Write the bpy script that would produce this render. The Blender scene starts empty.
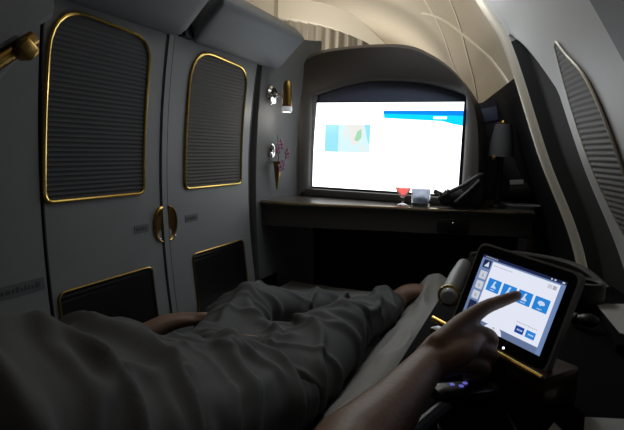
import bpy, bmesh, math, random
from mathutils import Vector, Matrix, noise
random.seed(7)
S = bpy.context.scene
COL = S.collection
PI = math.pi

# ------------------------------------------------------------------ materials
def mat(name, col, rough=.6, metal=0., bump=0., bscale=200., emit=None, es=1., trans=0., var=0., vscale=6., coat=0., ior=1.45, spec=.5):
    m = bpy.data.materials.new(name); m.use_nodes = True
    nt = m.node_tree; b = nt.nodes['Principled BSDF']
    b.inputs['Base Color'].default_value = (*col, 1)
    b.inputs['Roughness'].default_value = rough
    b.inputs['Metallic'].default_value = metal
    b.inputs['Transmission Weight'].default_value = trans
    b.inputs['IOR'].default_value = ior
    b.inputs['Coat Weight'].default_value = coat
    b.inputs['Specular IOR Level'].default_value = spec
    tc = nt.nodes.new('ShaderNodeTexCoord')
    if var:
        n = nt.nodes.new('ShaderNodeTexNoise'); n.inputs['Scale'].default_value = vscale; n.inputs['Detail'].default_value = 4
        r = nt.nodes.new('ShaderNodeMapRange'); r.inputs['To Min'].default_value = 1 - var; r.inputs['To Max'].default_value = 1 + var
        mx = nt.nodes.new('ShaderNodeVectorMath'); mx.operation = 'SCALE'; mx.inputs[0].default_value = col
        nt.links.new(tc.outputs['Object'], n.inputs['Vector']); nt.links.new(n.outputs['Fac'], r.inputs['Value'])
        nt.links.new(r.outputs['Result'], mx.inputs['Scale']); nt.links.new(mx.outputs['Vector'], b.inputs['Base Color'])
    if bump:
        n = nt.nodes.new('ShaderNodeTexNoise'); n.inputs['Scale'].default_value = bscale; n.inputs['Detail'].default_value = 3
        bp = nt.nodes.new('ShaderNodeBump'); bp.inputs['Strength'].default_value = bump; bp.inputs['Distance'].default_value = .002
        nt.links.new(tc.outputs['Object'], n.inputs['Vector']); nt.links.new(n.outputs['Fac'], bp.inputs['Height'])
        nt.links.new(bp.outputs['Normal'], b.inputs['Normal'])
    if emit:
        b.inputs['Emission Color'].default_value = (*emit, 1); b.inputs['Emission Strength'].default_value = es
    return m

M = dict(
    shell=mat('grey_shell', (.215, .225, .238), .5, bump=.15, bscale=400, var=.08),
    rail=mat('padded_grey', (.17, .185, .205), .55, bump=.2, bscale=500, var=.05),
    seal=mat('dark_seal', (.015, .016, .018), .6),
    pleat=mat('dark_pleat', (.040, .042, .050), .7, bump=.2, bscale=300),
    pleat2=mat('warm_pleat', (.062, .059, .056), .7, bump=.2, bscale=300),
    gold=mat('gold', (.75, .5, .13), .22, 1., bump=.05, bscale=60),
    gold_dark=mat('brass', (.38, .24, .07), .28, 1., bump=.3, bscale=90),
    chrome=mat('chrome', (.8, .79, .76), .12, 1.),
    hump=mat('brown_grey_surround', (.062, .056, .052), .5, bump=.2, bscale=400, var=.06),
    navy=mat('navy_recess', (.07, .085, .14), .6, bump=.1),
    countr=mat('counter_top', (.07, .06, .05), .28, coat=.4, var=.2, vscale=14),
    apron=mat('counter_apron', (.05, .047, .045), .5, bump=.1),
    edge=mat('counter_edge', (.35, .29, .2), .25, .8),
    black=mat('black_plastic', (.006, .006, .007), .35),
    black2=mat('black_cloth', (.012, .012, .014), .8, bump=.5, bscale=120),
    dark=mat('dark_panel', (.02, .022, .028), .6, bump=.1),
    cream=mat('cream_panel', (.62, .55, .43), .6, bump=.08, bscale=150, var=.04),
    creamtrim=mat('cream_trim', (.66, .61, .51), .5),
    joint_trim=mat('joint_trim', (.85, .8, .68), .5),
    grout=mat('panel_joint', (.34, .3, .23), .7),
    curtain=mat('curtain_cloth', (.33, .30, .25), .85, bump=.3, bscale=250, var=.1),
    side=mat('sidewall_grey', (.56, .56, .55), .42, bump=.1, bscale=500, var=.03),
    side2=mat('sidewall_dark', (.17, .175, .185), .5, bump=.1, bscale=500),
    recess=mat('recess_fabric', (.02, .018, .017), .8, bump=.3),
    shade=mat('window_shade', (.15, .143, .135), .6, bump=.1),
    bandm=mat('band_metal', (.72, .66, .55), .3, .35, bump=.06, bscale=80),
    floor=mat('carpet', (.02, .02, .025), .95, bump=.8, bscale=300),
    sheet=mat('bed_sheet', (.26, .255, .245), .85, bump=.3, bscale=180, var=.06),
    mattress=mat('mattress_cloth', (.10, .095, .09), .9, bump=.3),
    shirt=mat('shirt_cloth', (.074, .077, .082), .85, bump=.12, bscale=350, var=.08),
    trouser=mat('trouser_cloth', (.072, .074, .078), .85, bump=.12, bscale=350, var=.08),
    skin=mat('skin', (.20, .118, .08), .5, bump=.25, bscale=160, var=.08, vscale=30, spec=.35),
    nail=mat('nail', (.42, .25, .19), .3),
    hair=mat('hair', (.02, .013, .009), .7, bump=1, bscale=150),
    sock=mat('dark_sock', (.06, .04, .03), .9, bump=.4),
    wood=mat('dark_wood', (.035, .014, .007), .3, coat=.5, var=.4, vscale=25),
    leather=mat('grey_leather', (.12, .12, .118), .45, bump=.3, bscale=200),
    console=mat('console_black', (.004, .0038, .0038), .85, bump=.1, spec=.04),
    paper=mat('paper', (.36, .36, .34), .8),
    bezel=mat('tablet_bezel', (.004, .004, .005), .15),
    alu=mat('tablet_rim', (.28, .28, .28), .35, .3),
    glass=mat('glass', (.95, .95, .95), .03, trans=1., ior=1.45),
    glass2=mat('smoky_glass', (.55, .62, .75), .35, trans=.6, ior=1.3),
    drink=mat('red_drink', (.9, .16, .14), .2, trans=.75, ior=1.33),
    petal=mat('orchid_petal', (.13, .045, .09), .7, var=.3, vscale=60),
    white_petal=mat('white_petal', (.8, .78, .8), .6),
    stem=mat('stem', (.05, .09, .03), .7),
    frost=mat('frosted', (.8, .8, .8), .4, emit=(.9, .93, 1.), es=.22),
    frost2=mat('clear_plastic', (.5, .52, .55), .2),
    lampshade=mat('lamp_shade', (.085, .085, .088), .8, bump=.4, bscale=300),
    label=mat('label_plate', (.12, .125, .14), .6),
    ink=mat('ink', (.06, .06, .068), .7),
)
def em(name, col, s):
    m = bpy.data.materials.new(name); m.use_nodes = True; nt = m.node_tree; b = nt.nodes['Principled BSDF']
    b.inputs['Base Color'].default_value = (.01, .01, .01, 1); b.inputs['Roughness'].default_value = .3
    b.inputs['Emission Color'].default_value = (*col, 1); b.inputs['Emission Strength'].default_value = s
    return m
M['tv_white'] = em('tv_white', (.95, .98, 1), 2.6)
M['tv_blue'] = em('tv_blue', (.0, .25, .85), 1.1)
M['tv_cyan'] = em('tv_cyan', (.0, .68, 1.), 1.1)
M['tv_sea'] = em('tv_sea', (.35, .83, 1.), 1.)
M['tv_sea2'] = em('tv_sea_pale', (.72, .95, 1.), 1.)
M['tv_land'] = em('tv_land', (.88, .88, .84), 1.)
M['tv_green'] = em('tv_green', (.4, .75, .5), 1.)
M['tv_text'] = em('tv_text', (.6, .6, .62), 1.)
M['t_white'] = em('ui_white', (.80, .83, .95), .95)
M['t_blue'] = em('ui_blue', (.02, .24, .72), .9)
M['t_icon'] = em('ui_icon', (.62, .75, .95), .9)
M['t_side'] = em('ui_side', (.25, .38, .72), .6)
M['t_dark'] = em('ui_dark', (.02, .03, .10), .6)
M['t_slate'] = em('ui_slate', (.16, .22, .4), .8)
M['t_deep'] = em('ui_deep_blue', (.01, .06, .35), .9)
M['t_tab'] = em('ui_tab', (.62, .65, .72), .9)
M['t_grey'] = em('ui_grey', (.45, .46, .5), .9)
M['led'] = em('led_blue', (.25, .25, 1.), .45)
M['led2'] = em('led_white', (.8, .75, 1.), 3.)

# ------------------------------------------------------------------ object helpers
def link(name, bm, m, parent=None, smooth=True):
    me = bpy.data.meshes.new(name)
    bmesh.ops.recalc_face_normals(bm, faces=bm.faces) if smooth != 'keep' else None
    bm.to_mesh(me); bm.free()
    for k in (m if isinstance(m, (list, tuple)) else [m]): me.materials.append(k)
    o = bpy.data.objects.new(name, me); COL.objects.link(o)
    if smooth:
        for p in me.polygons: p.use_smooth = True
        try: me.set_sharp_from_angle(angle=math.radians(40))
        except Exception: pass
    if parent:
        o.parent = parent
        o.matrix_parent_inverse = Matrix.Translation(parent.location).inverted()
    return o
def thing(name, label, cat, loc, group=None):
    o = bpy.data.objects.new(name, None); COL.objects.link(o); o.location = loc; o.empty_display_size = .05
    o['label'] = label; o['category'] = cat
    if group: o['group'] = group
    return o
def tag(o, label, cat, group=None):
    o['label'] = label; o['category'] = cat
    if group: o['group'] = group
    return o
def struct(o): o['kind'] = 'structure'; return o
def root_struct(name, loc):
    o = bpy.data.objects.new(name, None); COL.objects.link(o); o.location = loc; o['kind'] = 'structure'; return o

def box(bm, c, s, rot=None, bev=0., seg=2, mi=0):
    r = bmesh.ops.create_cube(bm, size=1)
    vs = r['verts']
    for v in vs: v.co = Vector((v.co.x * s[0], v.co.y * s[1], v.co.z * s[2]))
    if bev:
        es = list({e for v in vs for e in v.link_edges})
        g = bmesh.ops.bevel(bm, geom=es, offset=bev, segments=seg, affect='EDGES', profile=.5)
        vs = list({v for f in g['faces'] for v in f.verts} | {v for v in vs if v.is_valid})
    mt = Matrix.Translation(c) @ (rot.to_4x4() if rot else Matrix())
    fs = {f for v in vs for f in v.link_faces}
    for f in fs: f.material_index = mi
    vs = {v for f in fs for v in f.verts}
    for v in vs: v.co = mt @ v.co
def frames(pts, closed=False):
    n = len(pts); T = []
    for i in range(n):
        a = pts[(i - 1) % n] if (closed or i) else pts[0]; b = pts[(i + 1) % n] if (closed or i < n - 1) else pts[-1]
        t = (b - a); T.append(t.normalized() if t.length > 1e-9 else Vector((0, 0, 1)))
    up = Vector((0, 0, 1)) if abs(T[0].z) < .9 else Vector((1, 0, 0))
    N = [(up - T[0] * up.dot(T[0])).normalized()]
    for i in range(1, n):
        v = N[-1] - T[i] * N[-1].dot(T[i]); N.append(v.normalized())
    return T, N
def tube(bm, pts, r, seg=10, closed=False, cap=True, mi=0, sq=1.):
    pts = [Vector(p) for p in pts]; n = len(pts)
    rs = r if isinstance(r, (list, tuple)) else [r] * n
    T, N = frames(pts, closed); rings = []
    for i in range(n):
        B = T[i].cross(N[i])
        rings.append([bm.verts.new(pts[i] + (N[i] * math.cos(2 * PI * k / seg) + B * math.sin(2 * PI * k / seg) * sq) * rs[i]) for k in range(seg)])
    for i in range(n if closed else n - 1):
        a, b = rings[i], rings[(i + 1) % n]
        for k in range(seg):
            f = bm.faces.new((a[k], a[(k + 1) % seg], b[(k + 1) % seg], b[k])); f.material_index = mi
    if cap and not closed:
        f = bm.faces.new(rings[0][::-1]); f.material_index = mi
        f = bm.faces.new(rings[-1]); f.material_index = mi
def lathe(bm, prof, c=(0, 0, 0), axis=(0, 0, 1), seg=24, mi=0, cap=True):
    c = Vector(c); q = Vector((0, 0, 1)).rotation_difference(Vector(axis)).to_matrix(); rings = []
    for r, z in prof:
        if r < 1e-6: rings.append([bm.verts.new(c + q @ Vector((0, 0, z)))])
        else: rings.append([bm.verts.new(c + q @ Vector((r * math.cos(2 * PI * k / seg), r * math.sin(2 * PI * k / seg), z))) for k in range(seg)])
    for a, b in zip(rings, rings[1:]):
        for k in range(seg):
            va = [a[0]] if len(a) == 1 else [a[k], a[(k + 1) % seg]]
            vb = [b[0]] if len(b) == 1 else [b[(k + 1) % seg], b[k]]
            if len(va) + len(vb) > 2:
                f = bm.faces.new(va + vb); f.material_index = mi
    if cap:
        for rg in (rings[0][::-1], rings[-1]):
            if len(rg) > 1: f = bm.faces.new(rg); f.material_index = mi
def ball(bm, c, r, s=(1, 1, 1), rot=None, sub=2, mi=0):
    g = bmesh.ops.create_icosphere(bm, subdivisions=sub, radius=r)
    q = rot.to_4x4() if rot else Matrix()
    for v in g['verts']: v.co = Vector(c) + q @ Vector((v.co.x * s[0], v.co.y * s[1], v.co.z * s[2]))
    for f in {f for v in g['verts'] for f in v.link_faces}: f.material_index = mi
def catmull(P, n=8, closed=False):
    P = [Vector(p) for p in P]; out = []; m = len(P)
    rng = range(m if closed else m - 1)
    for i in rng:
        if closed: a, b, c, d = P[(i - 1) % m], P[i], P[(i + 1) % m], P[(i + 2) % m]
        else: a, b, c, d = P[max(i - 1, 0)], P[i], P[i + 1], P[min(i + 2, m - 1)]
        for k in range(n):
            t = k / n
            out.append(.5 * ((2 * b) + (c - a) * t + (2 * a - 5 * b + 4 * c - d) * t * t + (3 * b - a - 3 * c + d) * t ** 3))
    if not closed: out.append(P[-1])
    return out
def rounded(poly, radii, seg=7):
    out = []; n = len(poly)
    for i in range(n):
        p = Vector(poly[i]); a = (Vector(poly[i - 1]) - p); b = (Vector(poly[(i + 1) % n]) - p); r = radii[i]
        if r <= 0: out.append(p); continue
        a.normalize(); b.normalize()
        p0 = p + a * r; p1 = p + b * r
        for k in range(seg + 1):
            t = k / seg; out.append(p0 * (1 - t) ** 2 + p * 2 * t * (1 - t) + p1 * t * t)
    return out

# ------------------------------------------------------------------ the suite wall on the aisle side (gently bowed)
def WX(z): return -.9 - .035 * max(0., 1 - ((z - .92) / .40) ** 2)
def wall_slab(bm, outline, d0, d1, step=.03, f=None, mi=0):
    """outline in (y, z); front face at offset d1 from the bowed wall, back at d0"""
    tmp = bmesh.new()
    vs = [tmp.verts.new((0, p[0], p[1])) for p in outline]
    tmp.faces.new(vs)
    z0 = min(p[1] for p in outline); z1 = max(p[1] for p in outline)
    z = math.ceil(z0 / step) * step
    while z < z1 - 1e-4:
        if z > z0 + 1e-4:
            bmesh.ops.bisect_plane(tmp, geom=tmp.verts[:] + tmp.edges[:] + tmp.faces[:], plane_co=(0, 0, z), plane_no=(0, 0, 1))
        z += step
    front = list(tmp.faces)
    mp = {}
    for v in tmp.verts: mp[v] = (bm.verts.new((WX(v.co.z) + d1 + (f(v.co.y, v.co.z) if f else 0), v.co.y, v.co.z)), bm.verts.new((WX(v.co.z) + d0, v.co.y, v.co.z)))
    for fc in front:
        a = bm.faces.new([mp[v][0] for v in fc.verts]); b = bm.faces.new([mp[v][1] for v in reversed(fc.verts)])
        a.material_index = b.material_index = mi
    for e in tmp.edges:
        if len(e.link_faces) == 1:
            u, v = e.verts
            a = bm.faces.new((mp[u][0], mp[v][0], mp[v][1], mp[u][1])); a.material_index = mi
    tmp.free()
def wall_rim(bm, outline, r, d):
    pts = []
    n = len(outline)
    for i in range(n):
        a = Vector(outline[i]); b = Vector(outline[(i + 1) % n]); k = max(1, int((b - a).length / .03))
        for j in range(k):
            p = a.lerp(b, j / k); pts.append(Vector((WX(p[1]) + d, p[0], p[1])))
    q = [pts[0]]
    for p in pts[1:]:
        if (p - q[-1]).length > 1e-4: q.append(p)
    tube(bm, q, r, 8, closed=True)
rect = lambda y0, y1, z0, z1: [(y0, z0), (y1, z0), (y1, z1), (y0, z1)]

# wall: near shell, centre mullion, panel by the sconce, dark backing
o = root_struct('wall_left', (-.95, 1, 0))
bm = bmesh.new(); wall_slab(bm, rect(-.9, .742, 0, 1.42), -.06, 0); link('shell_panel', bm, M['shell'], o)
bm = bmesh.new(); wall_slab(bm, rect(-.9, 1.62, .02, 1.34), -.09, -.065); link('backing', bm, M['seal'], o)
bm = bmesh.new()
yy = 1.0
wall_slab(bm, rect(1.121, 1.141, 0, 1.32), -.05, .004); link('mullion', bm, M['shell'], o)
# panel by the sconce, turns into the front wall through a cove
bm = bmesh.new()
path = [(-.985, 1.63), (-.93, 1.625), (0, 1.63), (0, 1.70), (0, 1.78), (.006, 1.84), (.02, 1.89), (.05, 1.93), (.09, 1.95)]
zs = [i * .05 for i in range(0, 29)] + [1.43]
rows = []
for z in zs:
    row = []
    for i, (dx, y) in enumerate(path):
        x = dx if i < 2 else WX(z) * .6 + -.9 * .4 + dx
        row.append(bm.verts.new((x, y, z if z < 1.3 else z)))
    rows.append(row)
for a, b in zip(rows, rows[1:]):
    for i in range(len(path) - 1): bm.faces.new((a[i], a[i + 1], b[i + 1], b[i]))
bmesh.ops.solidify(bm, geom=bm.faces[:], thickness=.012)
link('sconce_panel', bm, M['shell'], o)
# label with stamped characters on the shell panel
bm = bmesh.new(); wall_slab(bm, rect(.60, .735, .686, .712), 0, .0012)
lb = link('label_plate', bm, M['label'], o)
bm = bmesh.new(); y = .607
while y < .725:
    w = random.choice((.004, .007, .01)); wall_slab(bm, rect(y, y + w, .694, .694 + random.choice((.008, .011))), .0012, .0016); y += w + .004
link('label_text', bm, M['ink'], lb)

def door(n, y0, y1, sh, vent, hy, plate, pleat):
    d = root_struct('door_%d' % n, (-.93, (y0 + y1) / 2, 0))
    bm = bmesh.new(); wall_slab(bm, rect(y0, y1, .02, 1.33), -.05, 0); link('door_leaf', bm, M['shell'], d)
    bm = bmesh.new(); wall_slab(bm, rect(y0 - .001, y0 + .0025, .02, 1.33), -.05, .0015)
    wall_slab(bm, rect(y1 - .0025, y1 + .001, .02, 1.33), -.05, .0015); link('door_seal', bm, M['seal'], d)
    bm = bmesh.new(); wall_slab(bm, sh, -.002, .002, step=.0035, f=lambda y, z: .0011 * math.cos(2 * PI * z / .0105))
    link('pleated_shutter', bm, pleat, d)
    bm = bmesh.new(); wall_rim(bm, sh, .0042, .003); link('shutter_rim', bm, M['gold'], d)
    bm = bmesh.new(); wall_slab(bm, vent, -.002, .001, step=.006, f=lambda y, z: .0012 * (1 if int(round(z / .006)) % 2 else -.3))
    link('vent_grille', bm, M['black'], d)
    bm = bmesh.new(); wall_rim(bm, vent, .003, .002); link('vent_rim', bm, M['gold_dark'], d)
    # half of the oval pull
    bm = bmesh.new(); c = 16; side = 1 if hy > (y0 + y1) / 2 else -1
    rim = []; 
    for k in range(c + 1):
        a = -PI / 2 + PI * k / c; rim.append((a,))
    rings = []
    for q, dd in ((1., .004), (.93, .0075), (.84, .003), (.6, .0015), (.3, .001)):
        rings.append([bm.verts.new((WX(.775) + dd, hy - side * .036 * q * math.cos(a), .775 + .052 * q * math.sin(a))) for (a,) in rim])
    base = [bm.verts.new((WX(.775) - .002, hy - side * .036 * math.cos(a), .775 + .052 * math.sin(a))) for (a,) in rim]
    rings = [base] + rings
    for a, b in zip(rings, rings[1:]):
        for k in range(c): bm.faces.new((a[k], a[k + 1], b[k + 1], b[k]))
    bm.faces.new(rings[-1])
    h = link('door_pull', bm, M['gold_dark'], d)
    bm = bmesh.new()
    ball(bm, (WX(.74) + .006, hy - side * .02, .737), .004); link('pull_stud', bm, M['chrome'], h)
    bm = bmesh.new(); wall_slab(bm, rounded(plate, [.004] * 4, 3), 0, .0012); p = link('door_label', bm, M['label'], d)
    bm = bmesh.new(); ya, yb = plate[0][0] + .006, plate[1][0] - .006; zc = (plate[0][1] + plate[2][1]) / 2; y = ya
    while y < yb - .006:
        wall_slab(bm, rect(y, y + .005, zc - .005, zc + .005), .0012, .0016); y += .008
    link('label_text', bm, M['ink'], p)
sh1 = rounded([(.750, .868), (1.050, .868), (1.057, 1.258), (.764, 1.276)], [.022, .022, .065, .10])
v1 = rounded([(.765, .34), (1.062, .34), (1.062, .668), (.765, .668)], [.02] * 4)
door(1, .748, 1.118, sh1, v1, 1.118, [(1.01, .762), (1.065, .762), (1.065, .785), (1.01, .785)], M['pleat'])
sh2 = rounded([(1.224, .868), (1.541, .868), (1.538, 1.258), (1.230, 1.276)], [.022, .022, .065, .10])
v2 = rounded([(1.245, .34), (1.54, .34), (1.54, .668), (1.245, .668)], [.02] * 4)
door(2, 1.144, 1.600, sh2, v2, 1.144, [(1.222, .766), (1.285, .766), (1.285, .789), (1.222, .789)], M['pleat2'])

# padded rails above the doors: leaning inwards, rounded lower corner
def hood(name, ya, yb, x0, z0, x1, z1, m, ra=.06, rb=.08):
    bm = bmesh.new(); nu, nv = 26, 12; L = yb - ya; H = math.hypot(x1 - x0, z1 - z0)
    ax = Vector((x1 - x0, 0, z1 - z0)).normalized(); nn = Vector((ax.z, 0, -ax.x))
    if nn.x < 0: nn = -nn
    out = rounded([(0, 0), (L, 0), (L, H), (0, H)], [ra, rb, .012, .012], 6)
    def ring(ins, d):
        cx, cy = L / 2, H / 2; r = []
        for p in out:
            qx = max(min(p[0], L - ins), ins); qy = max(min(p[1], H - ins), ins)
            v = Vector((x0, ya + qx, z0)) + ax * qy + nn * d; r.append(bm.verts.new(v))
        return r
    R = [ring(0, -.03), ring(0, .012), ring(.004, .019), ring(.010, .024), ring(.02, .027), ring(.045, .029)]
    for a, b in zip(R, R[1:]):
        for k in range(len(out)):
            try: bm.faces.new((a[k], a[(k + 1) % len(out)], b[(k + 1) % len(out)], b[k]))
            except ValueError: pass
    bm.faces.new(R[0][::-1]); bm.faces.new(R[-1])
    bmesh.ops.remove_doubles(bm, verts=bm.verts, dist=1e-5)
    return struct(link(name, bm, m))
hood('trim_1', .752, 1.150, -.905, 1.292, -.79, 1.405, M['rail'])
hood('trim_2', 1.183, 1.715, -.905, 1.292, -.79, 1.405, M['rail'])
bm = bmesh.new(); box(bm, (-.93, 1.0, 1.35), (.05, 1.6, .06)); box(bm, (-.905, 1.185, 1.335), (.05, .05, .09)); struct(link('trim_3', bm, M['seal']))
# near hood whose lower lip rises towards the doors
bm = bmesh.new()
pl = [(.30, .93), (.588, 1.148), (.686, 1.219), (.689, 1.26), (.689, 1.5), (.3, 1.5)]
pl = rounded(pl, [0, 0, .008, .004, 0, 0], 4)
fa = [bm.verts.new((-.815, p[0], p[1])) for p in pl]; ba = [bm.verts.new((-.90, p[0], p[1])) for p in pl]
ins = [bm.verts.new((-.805, p[0] + (.0 if p[0] < .4 else -.005), p[1] + (.008 if p[1] < 1.3 else 0))) for p in pl]
n = len(pl)
for a, b in ((ba, fa), (fa, ins)):
    for k in range(n): bm.faces.new((a[k], a[(k + 1) % n], b[(k + 1) % n], b[k]))
bm.faces.new(ins); bm.faces.new(ba[::-1])
struct(link('trim_4', bm, M['rail']))

# reading light in brass under that hood
t = thing('reading_light', 'brass reading light tucked under the grey hood above the near wall panel', 'lamp', (-.83, .62, 1.15))
bm = bmesh.new(); tube(bm, [(-.83, .50, 1.055), (-.83, .57, 1.115), (-.83, .655, 1.178)], .015, 12); link('arm', bm, M['gold_dark'], t)
bm = bmesh.new(); R_ = Matrix.Rotation(-.7, 3, 'X'); box(bm, (-.812, .625, 1.152), (.035, .030, .028), R_, .005); link('lamp_head', bm, M['gold_dark'], t)
bm = bmesh.new(); lathe(bm, [(.014, 0), (.016, .004), (.016, .010), (.009, .014)], (-.81, .555, 1.10), (1, 0, 0)); link('knob', bm, M['gold'], t)
bm = bmesh.new(); box(bm, (-.842, .585, 1.10), (.012, .17, .02), Matrix.Rotation(.82, 3, 'X'), .004); link('backplate', bm, M['rail'], t)

# ------------------------------------------------------------------ wall sconce and flower holder
t = thing('wall_sconce', 'small brass wall lamp on a round chrome rosette beside the screen', 'lamp', (-.90, 1.71, 1.19))
bx = WX(1.19) * .6 - .36
bm = bmesh.new(); lathe(bm, [(.036, 0), (.036, .005), (.030, .012), (.012, .015), (.010, .02), (0, .021)], (bx + .003, 1.712, 1.19), (1, 0, 0)); link('rosette', bm, M['chrome'], t)
bm = bmesh.new(); tube(bm, [(bx + .02, 1.712, 1.19), (bx + .055, 1.715, 1.195)], .005); ball(bm, (bx + .022, 1.712, 1.19), .009); link('arm', bm, M['chrome'], t)
bm = bmesh.new(); lathe(bm, [(0, .05), (.010, .047), (.0145, .038), (.017, .02), (.019, -.045), (.017, -.046)], (bx + .068, 1.715, 1.195)); sh = link('lamp_shade', bm, M['gold_dark'], t)
bm = bmesh.new(); lathe(bm, [(.0185, -.045), (.020, -.060), (.016, -.066), (0, -.067)], (bx + .068, 1.715, 1.195)); link('diffuser', bm, M['frost'], sh)

t = thing('wall_vase', 'slim cone wall vase with chrome clasp below the brass sconce', 'vase', (-.91, 1.73, .94))
bx = WX(.95) * .6 - .36
bm = bmesh.new(); lathe(bm, [(0, .835), (.003, .84), (.010, .89), (.017, .945), (.015, .945), (.004, .86)], (bx + .028, 1.745, 0), seg=16, cap=False); link('cone', bm, M['gold_dark'], t)
bm = bmesh.new(); lathe(bm, [(.028, 0), (.028, .006), (.018, .012), (0, .013)], (bx + .003, 1.742, .985), (1, 0, 0)); tube(bm, [(bx, 1.742, .94), (bx + .03, 1.744, .94)], .004)
box(bm, (bx + .022, 1.743, .99), (.008, .012, .03), None, .003); link('clasp', bm, M['chrome'], t)
def flower(lbl, base, tip, blooms, m):
    t = thing('flower_stem', lbl, 'flower', base)
    bm = bmesh.new(); tube(bm, catmull([base, (Vector(base) + Vector(tip)) / 2 + Vector((.006, 0, 0)), tip], 4), .0015, 6); link('stem', bm, M['stem'], t)
    for b in blooms:
        bm = bmesh.new()
        for k in range(5):
            a = 2 * PI * k / 5; q = Matrix.Rotation(a, 3, 'X')
            ball(bm, Vector(b) + q @ Vector((0, 0, .0125)), .0125, (.35, .7, 1), q, 1)
        ball(bm, Vector(b) + Vector((.003, 0, 0)), .004, sub=1)
        link('blossom', bm, m, t)
flower('purple orchid sprig standing upright in the wall vase', (bx + .028, 1.745, .91), (bx + .03, 1.735, 1.045), [(bx + .04, 1.725, .995), (bx + .036, 1.755, 1.01)], M['petal'])
flower('purple orchid sprig drooping right over the vase rim', (bx + .030, 1.747, .91), (bx + .05, 1.79, .985), [(bx + .05, 1.785, .975), (bx + .045, 1.755, .93), (bx + .045, 1.735, .925)], M['petal'])

# ------------------------------------------------------------------ television in its hooded surround
t = thing('television', 'large wall screen showing a white map page inside a hooded dark surround', 'television', (-.53, 1.95, .80))
outer = catmull([(-.885, .802), (-.885, 1.10), (-.885, 1.34), (-.86, 1.372), (-.82, 1.392), (-.74, 1.402), (-.60, 1.407), (-.46, 1.398), (-.36, 1.355), (-.28, 1.295), (-.215, 1.213), (-.18, 1.131), (-.163, 1.02), (-.155, .90), (-.152, .802)], 4)
inner = catmull([(-.838, .832), (-.838, 1.05), (-.838, 1.209)], 4) + catmull([(-.838, 1.209), (-.75, 1.235), (-.67, 1.254), (-.567, 1.265), (-.407, 1.256), (-.30, 1.232), (-.228, 1.205)], 4)[1:] + catmull([(-.228, 1.205), (-.225, 1.0), (-.225, .832)], 4)[1:]
def resample(P, n):
    P = [Vector(p) for p in P]; L = [0]
    for a, b in zip(P, P[1:]): L.append(L[-1] + (b - a).length)
    out = []; j = 0
    for i in range(n):
        s = L[-1] * i / (n - 1)
        while j < len(L) - 2 and L[j + 1] < s: j += 1
        out.append(P[j].lerp(P[j + 1], (s - L[j]) / max(1e-9, L[j + 1] - L[j])))
    return out
NN = 70
oc = resample(outer, NN); ic = resample(inner, NN)
bm = bmesh.new()
def prow(f): return [bm.verts.new(f(oc[i], ic[i])) for i in range(NN)]
V3 = lambda p, y: Vector((p[0], y, p[1]))
rows = [prow(lambda a, b: V3(a, 2.16)), prow(lambda a, b: V3(a, 1.955)), prow(lambda a, b: V3(a.lerp(b, .05), 1.925)), prow(lambda a, b: V3(a.lerp(b, .14), 1.908)), prow(lambda a, b: V3(a.lerp(b, .5), 1.914)), prow(lambda a, b: V3(a.lerp(b, .85), 1.928)),
        prow(lambda a, b: V3(a.lerp(b, .97), 1.938)), prow(lambda a, b: V3(b, 1.948)), prow(lambda a, b: V3(b, 1.965))]
for a, b in zip(rows, rows[1:]):
    for i in range(NN - 1): bm.faces.new((a[i], a[i + 1], b[i + 1], b[i]))
# sill closing the bottom
box(bm, (-.53, 1.945, .817), (.70, .045, .03), None, .004)
sur = link('surround', bm, M['hump'], t)
bm = bmesh.new()
bk = [bm.verts.new(V3(p, 1.966)) for p in ic]; bm.faces.new(bk)
bk = [bm.verts.new(V3(p, 2.15)) for p in oc]; bm.faces.new(bk)
link('recess_panel', bm, M['navy'], t)
bm = bmesh.new()
W0, W1, Z0, Z1 = -.836, -.234, .838, 1.188
box(bm, ((W0 + W1) / 2, 1.957, (Z0 + Z1) / 2), (W1 - W0, .012, Z1 - Z0), None, .002)
scr = link('screen_housing', bm, M['black'], t)
bm = bmesh.new()
mats = ['tv_white', 'tv_blue', 'tv_cyan', 'tv_sea', 'tv_sea2', 'tv_land', 'tv_green', 'tv_text']
def tvp(fx, fy, k): return Vector((W0 + .003 + (W1 - W0 - .006) * fx, 1.9505 - k * .0003, Z1 - .003 - (Z1 - Z0 - .006) * fy))
def tvq(pts, mi, k):
    f = bm.faces.new([bm.verts.new(tvp(x, y, k)) for x, y in pts]); f.material_index = mi
R4 = lambda a, b, c, d: [(a, b), (c, b), (c, d), (a, d)]
tvq(R4(0, 0, 1, 1), 0, 0)
tvq([(.493, .09), (1, .09), (1, .145), (.493, .125)], 1, 1)
tvq([(.493, .125), (1, .145), (1, .25), (.94, .235), (.88, .205), (.5, .175)], 2, 1)
[tvq(R4(.82+.012*k, .155, .829+.012*k, .18), 0, 2) for k in range(7)]
tvq(R4(.086, .25, .41, .575), 4, 1); tvq(R4(.086, .25, .185, .575), 3, 2); tvq([(.37, .25), (.41, .25), (.41, .50), (.39, .42)], 3, 2)
tvq([(.235, .25), (.355, .25), (.365, .36), (.34, .44), (.31, .50), (.275, .46), (.26, .36)], 5, 2)
tvq([(.32, .33), (.348, .30), (.35, .40), (.325, .445), (.30, .43)], 6, 3)
tvq([(.24, .30), (.22, .33), (.25, .44), (.26, .43)], 5, 3); tvq([(.335, .50), (.36, .49), (.385, .57), (.365, .57)], 5, 3)
for k in range(26):
    x = .086 + k * .0125; tvq(R4(x, .63, x + random.choice((.005, .009)), .643), 7, 1)
for x in (.06, .16, .195, .235): tvq(R4(x, .195, x + .007, .215), 7, 1)
for x in (.086, .095): tvq(R4(x, .79, x + .005, .803), 7, 1)
link('screen', bm, [M[k] for k in mats], scr, smooth=False)

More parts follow.
